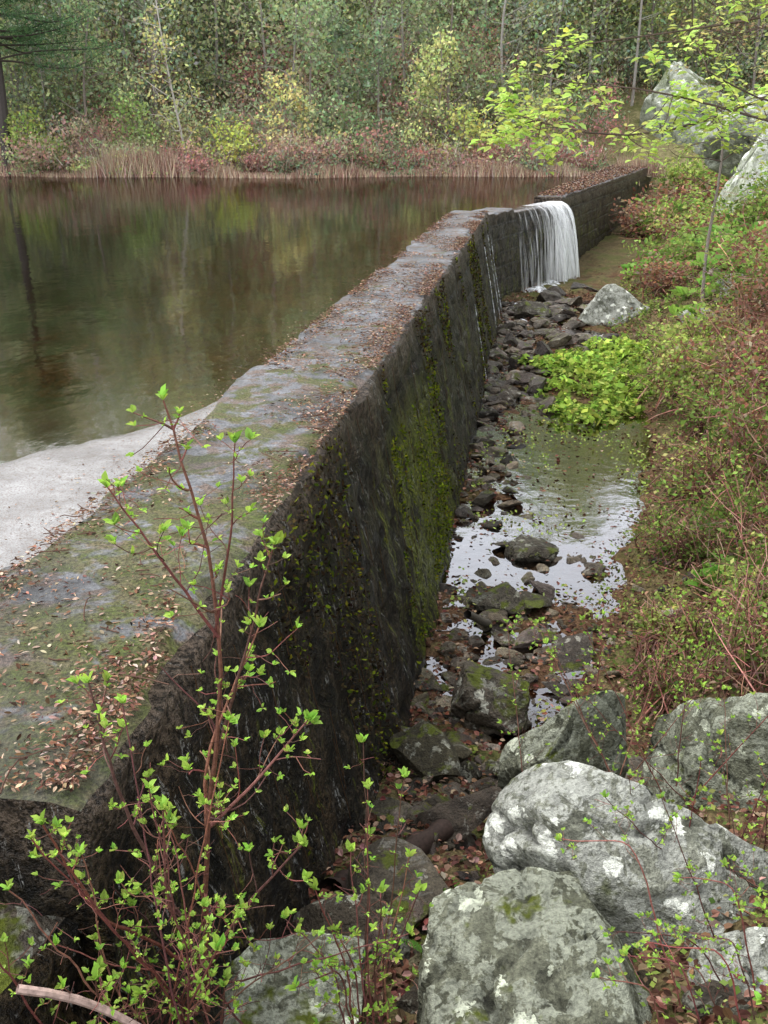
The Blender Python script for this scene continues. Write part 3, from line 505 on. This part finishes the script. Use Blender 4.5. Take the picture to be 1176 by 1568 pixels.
# sticks and log
mb=MB();tube(mb,curve((-.92,1.75,-.28),(-.42,1.85,-.62),10,.04),np.linspace(.012,.009,10),(.42,.30,.26),7);tube(mb,curve((-.84,1.7,-.62),(-.5,1.8,-.85),8,.05),.012,(.3,.22,.16),7);mb.build('broken_branch',[M_bark])
p=curve((-.25,3.5,-1.66),(.55,4.3,-1.8),30,.04);p+=fbm(p*5,3,7)[:,None]*.02;mb=MB();tube(mb,p,np.linspace(.075,.045,30)*(1+.12*R.normal(size=30)),(.035,.022,.017),14);tube(mb,curve((-.1,3.0,-1.5),(.45,3.0,-1.75),10,.05),np.linspace(.05,.03,10),(.03,.02,.015),10);tube(mb,curve((.95,7.6,-2.4),(.72,7.2,-2.1),6,.02),.04,(.09,.08,.065),6);mb.build('fallen_log',[M_bark],True)
mb=MB()
for (fx,fy,fz) in [(.42,3.3,-1.62),(.2,3.0,-1.55),(.35,2.95,-1.4)]:
    for k in range(7):
        a=R.uniform(0,6.28);p=curve((fx,fy,fz),(fx+.15*np.cos(a),fy+.15*np.sin(a),fz+R.uniform(.05,.2)),12,.05,-.1);tube(mb,p,.0015,(.08,.12,.03),3)
        for s in(-1,1):
            d=np.tile(nrm(np.array([-np.sin(a)*s,np.cos(a)*s,.1])),(10,1));leaf(mb,p[2:],d,np.linspace(.05,.01,10),.006,jit([(.10,.2,.04)],10))
mb.build('fern',[M_leaf])
# ---------------------------------------------------------------- far shore
mb=MB();n=22000;x=R.uniform(-46,15,n);y=shore(x)+R.normal(size=n)*.5-.1;pt=np.clip(fbm(np.c_[x*.35,0*x,0*x],3,81)+.25,0,1.2)*np.interp(x,[-20,-6,0,15],[1,1,.5,.6]);hh=R.uniform(.4,1.2,n)*(.25+1.0*pt);w=.03
a=R.normal(size=(n,2))*.3;b=np.c_[x,y,np.full(n,-.15)];t=b+np.c_[a[:,0]*hh,a[:,1]*hh,hh*1.15];v=np.stack([b-[w/2,0,0],b+[w/2,0,0],t],1).reshape(-1,3);mb.add(v,np.arange(3*n).reshape(n,3),np.repeat(jit([(.44,.34,.24),(.32,.21,.15),(.52,.42,.30),(.24,.13,.10)],n),3,0));mb.build('shoreline_reeds',[M_litter])
def twigcloud(mb,c,r,n,L,w,col):
    b=c+R.normal(size=(n,3))*r*.45;d=R.normal(size=(n,3));d[:,2]=np.abs(d[:,2])*1.5+.3;d=nrm(d)*L*R.uniform(.5,1.5,(n,1));s=nrm(np.cross(d,R.normal(size=(n,3))))*w
    v=np.stack([b-s,b+s,b+d],1).reshape(-1,3);mb.add(v,np.arange(3*n).reshape(n,3),np.repeat(jit(col,n,.3),3,0),1)
FP=[[(.31,.38,.20)],[(.37,.42,.22)],[(.47,.50,.25)],[(.27,.34,.20)],[(.30,.36,.25)],[(.41,.39,.25)],[(.42,.29,.22)],[(.38,.20,.17)],[(.56,.60,.26)]]  # far foliage colours paled and greyed to stand in for distance haze
mb=MB()
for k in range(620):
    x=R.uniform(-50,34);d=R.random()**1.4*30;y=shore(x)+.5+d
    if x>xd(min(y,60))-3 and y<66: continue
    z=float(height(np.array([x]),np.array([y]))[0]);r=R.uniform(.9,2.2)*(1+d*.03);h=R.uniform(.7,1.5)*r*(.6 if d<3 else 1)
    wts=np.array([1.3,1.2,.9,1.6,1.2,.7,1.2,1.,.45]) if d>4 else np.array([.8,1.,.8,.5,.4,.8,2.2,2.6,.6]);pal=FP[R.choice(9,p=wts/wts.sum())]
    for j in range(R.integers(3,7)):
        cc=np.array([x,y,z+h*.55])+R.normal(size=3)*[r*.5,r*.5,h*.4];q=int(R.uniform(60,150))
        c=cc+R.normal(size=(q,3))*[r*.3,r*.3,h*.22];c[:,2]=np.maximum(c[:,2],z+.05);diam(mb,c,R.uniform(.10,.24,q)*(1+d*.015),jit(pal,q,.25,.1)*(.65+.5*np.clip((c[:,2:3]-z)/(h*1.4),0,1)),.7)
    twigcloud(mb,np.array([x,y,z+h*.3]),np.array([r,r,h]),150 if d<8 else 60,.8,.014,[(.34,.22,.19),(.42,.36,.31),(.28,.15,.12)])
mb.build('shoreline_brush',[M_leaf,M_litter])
mb=MB()
def tree(mb,x,y,H,cr,pal,nl,ls,bark,lean=0,r0=.13,low=.25,nb=16,dens=1.):
    z=float(height(np.array([x]),np.array([y]))[0]);top=np.array([x+lean*H,y+R.normal()*.4,z+H]);p=curve((x,y,z-.2),top,12,.02);tube(mb,p,np.linspace(r0,.03,12),bark,6,1)
    anchors=[]
    for k in range(nb):
        t=low+(1-low)*(k+R.random())/nb;i=min(int(t*11),10);a=R.uniform(0,6.28);L=cr*(1.15-t)*R.uniform(.7,1.3)+.4;q=p[i]+np.array([np.cos(a)*L,np.sin(a)*L,L*R.uniform(.2,.8)]);b=curve(p[i],q,6,.08);tube(mb,b,np.linspace(r0*.35,.01,6),bark,4,1);anchors+=[b[3],b[4],b[5]]
        for j in range(2):
            q2=b[3]+R.normal(size=3)*L*.4;bb=curve(b[3],q2,4,.1);tube(mb,bb,.012,bark,3,1);anchors.append(q2)
    anchors=np.array(anchors);i=R.integers(0,len(anchors),nl);cc=anchors[i]+R.normal(size=(nl,3))*cr*.17;diam(mb,cc,R.uniform(.6,1.4,nl)*ls,jit(pal,nl,.25,.1)*(.65+.6*R.random((len(anchors),1))[i]),.7)
BK=[(.30,.27,.24),(.22,.19,.17),(.36,.33,.30),(.25,.21,.18)]
for k in range(270):
    x=R.uniform(-55,44);d=5+R.random()**1.1*40;y=shore(x)+d
    if x>xd(min(y,60))-3 and y<68: continue
    H=R.uniform(6,13) if d<8 else R.uniform(11,19);pal=FP[R.choice([0,1,2,3,4,5,8],p=[.2,.16,.12,.2,.15,.1,.07])]
    tree(mb,x,y,H,H*.26,pal,int(R.uniform(900,1700)),.21+.004*d,BK[R.integers(4)],R.normal()*.06,R.uniform(.05,.12),.08,18)
mb.build('distant_forest',[M_leaf,M_bark])
mb=MB();tree(mb,-11.,56.5,9,1.7,[(.50,.50,.2)],500,.2,(.5,.46,.42),-.12,.08);mb.build('leaning_birch_tree',[M_leaf,M_bark])
for (x,y,H,cr,pal) in [(-8.5,55.4,2.3,1.7,[(.50,.56,.15)]),(-5.5,56,4.5,1.6,[(.66,.62,.26)]),(-19.5,55.5,2.6,1.8,[(.34,.42,.12)]),(-2,56.5,3.0,1.6,[(.26,.34,.17)]),(4.5,57,3,1.4,[(.46,.5,.15)]),(-14,57,3.5,1.6,[(.3,.4,.14)]),(9,60,3.5,1.8,[(.5,.52,.2)])]:
    mb=MB();tree(mb,x,y,H,cr,pal,900,.2,(.2,.16,.13),0,.05,.05);mb.build('spring_shrub',[M_leaf,M_bark])
mb=MB();x,y=-20.8,55.2;p=curve((x,y,-.1),(x+.3,y,15),14,.01);tube(mb,p,np.linspace(.32,.06,14),(.06,.05,.045),8,1)
for k in range(80):
    t=R.uniform(.36,1);a=R.uniform(0,6.28);L=8*(1.1-t)*R.uniform(.7,1.2);b0=np.array([x+.3*t,y,15*t]);q=b0+[np.cos(a)*L,np.sin(a)*L,R.uniform(-.3,1.2)];b=curve(b0,q,8,.05,.03);tube(mb,b,np.linspace(.06,.015,8),(.05,.04,.03),4,1)
    nn=300;i=R.uniform(2,7,nn);c=np.stack([np.interp(i,np.arange(8),b[:,j]) for j in range(3)],1)+R.normal(size=(nn,3))*[.4,.4,.16];diam(mb,c,R.uniform(.2,.38,nn),jit([(.08,.15,.07),(.11,.19,.08)],nn),.18,.2)
mb.build('pine_tree',[M_leaf,M_bark])
mb=MB()
for (x,y,H) in [(24,58,9),(21,50,12),(26,66,13),(22,72,14),(18,70,14),(30,60,14),(14,70,14),(19,40,12),(16,66,13),(23,63,13),(20,76,15)]: tree(mb,x,y,H,H*.3,[(.36,.40,.15),(.28,.33,.14)],1500,.22,BK[R.integers(4)],R.normal()*.05,.1,.35)
mb.build('hillside_trees',[M_leaf,M_bark])
# overhanging trees on right bank
mb=MB()
def limb(mb,a,b,nl,ls,pal,r=.02,spread=.35,nsub=12):
    p=curve(a,b,12,.04,.02);tube(mb,p,np.linspace(r,.004,12),(.10,.07,.055),5,1);an=[]
    for k in range(nsub):
        i=R.integers(3,12);q=p[i]+R.normal(size=3)*spread*np.array([1,.9,.55]);bb=curve(p[i],q,6,.08);tube(mb,bb,np.linspace(r*.3,.002,6),(.12,.08,.06),4,1);an+=[bb[3],bb[4],bb[5]]
    an=np.array(an);i=R.integers(0,len(an),nl//4)
    for q in an[i]:
        n=4;a_=R.uniform(0,6.28,n);d=np.c_[np.cos(a_),np.sin(a_),R.uniform(-.5,.4,n)];L=ls*R.uniform(.6,1.2,n);leaf(mb,np.tile(q,(n,1))+R.normal(size=(n,3))*.05,d,L,L*.3,jit(pal,n,.15),.2,0,.15)
z0=hz(4.4,7.2);tube(mb,curve((4.4,7.2,z0-.1),(3.9,7.1,4.2),12,.03),np.linspace(.07,.03,12),(.1,.08,.065),8,1)
LP=[(.50,.64,.15),(.56,.68,.2),(.42,.56,.12)]
limb(mb,(4.15,7.15,1.9),(1.25,7.2,2.08),240,.06,LP,.014,.25,12);limb(mb,(4.1,7.1,2.3),(.85,7.6,1.92),1000,.075,LP,.016,.24,26);limb(mb,(4.,7.1,2.9),(1.1,7.4,2.3),420,.065,LP,.016,.3,16);limb(mb,(4.,7.1,3.1),(1.7,6.8,2.6),260,.06,LP,.016,.4,14);limb(mb,(4.1,7.1,2.2),(2.0,6.4,2.1),120,.055,LP,.013,.3,10)
mb.build('maple_sapling',[M_leaf,M_bark])
mb=MB();z0=hz(8.6,13.5);tube(mb,curve((8.6,13.5,z0-.1),(8.,13.5,6.5),12,.03),np.linspace(.1,.04,12),(.1,.08,.065),8,1)
for e in [(3.6,13,3.3),(4.2,13.5,2.9),(4.5,12,3.6),(5.5,13,3.1),(5.2,15,3.9)]: limb(mb,(8.1,13.5,R.uniform(2.6,4.5)),e,380,.06,[(.52,.55,.2),(.46,.44,.2),(.38,.3,.16)],.022,.7,26)
for e in [(1.5,15,7),(2.5,17,6.2),(3,20,7.5),(4,16,8),(2.2,13,8),(5.5,18,6)]: limb(mb,(8.,13.5+R.random(),R.uniform(4.5,6.4)),e,700,.12,[(.3,.32,.11),(.25,.2,.1)],.045,1.2,34)  # high limbs above the view, added to keep sky off pool and wall
mb.build('overhanging_tree',[M_leaf,M_bark])
for (x,y,H) in [(10.5,17,12),(12.5,22,14),(13,28,13),(9.5,11.5,10)]:  # out of view, added so their crowns break up sky reflected in the stream
    mb=MB();tree(mb,x,y,H,H*.42,[(.34,.37,.12),(.3,.26,.12)],2200,.15,(.1,.085,.07),-.12,.13,.45,24);mb.build('unseen_bank_tree',[M_leaf,M_bark])
mb=MB();z0=hz(6.9,20.5);p=curve((6.9,20.5,z0-.1),(6.7,20.5,2.6),10,.02);tube(mb,p,np.linspace(.04,.015,10),(.26,.22,.19),6,1)
for k in range(14):
    i=R.integers(4,10);limb(mb,p[i],p[i]+R.normal(size=3)*[.8,.8,.4]+[0,0,.4],50,.1,GY,.012,.3,4)
mb.build('thin_sapling',[M_leaf,M_bark])
# ---------------------------------------------------------------- world / light / camera
w=bpy.data.worlds.new('World');S.world=w;w.use_nodes=True;nt=w.node_tree;nt.nodes.clear()
sky=nt.nodes.new('ShaderNodeTexSky');sky.sky_type='NISHITA';sky.sun_disc=False;sky.sun_elevation=math.radians(66);sky.sun_rotation=math.radians(-75);sky.dust_density=2;sky.ozone_density=1
hs=nt.nodes.new('ShaderNodeHueSaturation');hs.inputs['Saturation'].default_value=.18;hs.inputs['Value'].default_value=3.8;nt.links.new(sky.outputs[0],hs.inputs['Color'])
bg=nt.nodes.new('ShaderNodeBackground');bg.inputs[1].default_value=.15;nt.links.new(hs.outputs[0],bg.inputs[0]);ow=nt.nodes.new('ShaderNodeOutputWorld');nt.links.new(bg.outputs[0],ow.inputs[0])
l=bpy.data.lights.new('sun','SUN');l.energy=1.3;l.angle=math.radians(30);l.color=(1,.96,.9);lo=bpy.data.objects.new('sun',l);lo.rotation_euler=(math.radians(24),0,math.radians(255));S.collection.objects.link(lo)
cd=bpy.data.cameras.new('camera');cd.lens=33;cd.sensor_width=36;cd.sensor_fit='AUTO';cd.clip_end=600;co=bpy.data.objects.new('camera',cd);co.location=(0,0,1.7);co.rotation_euler=(math.radians(90-21.6),0,0);S.collection.objects.link(co);S.camera=co
S.view_settings.view_transform='Standard';S.view_settings.look='None';S.view_settings.exposure=0
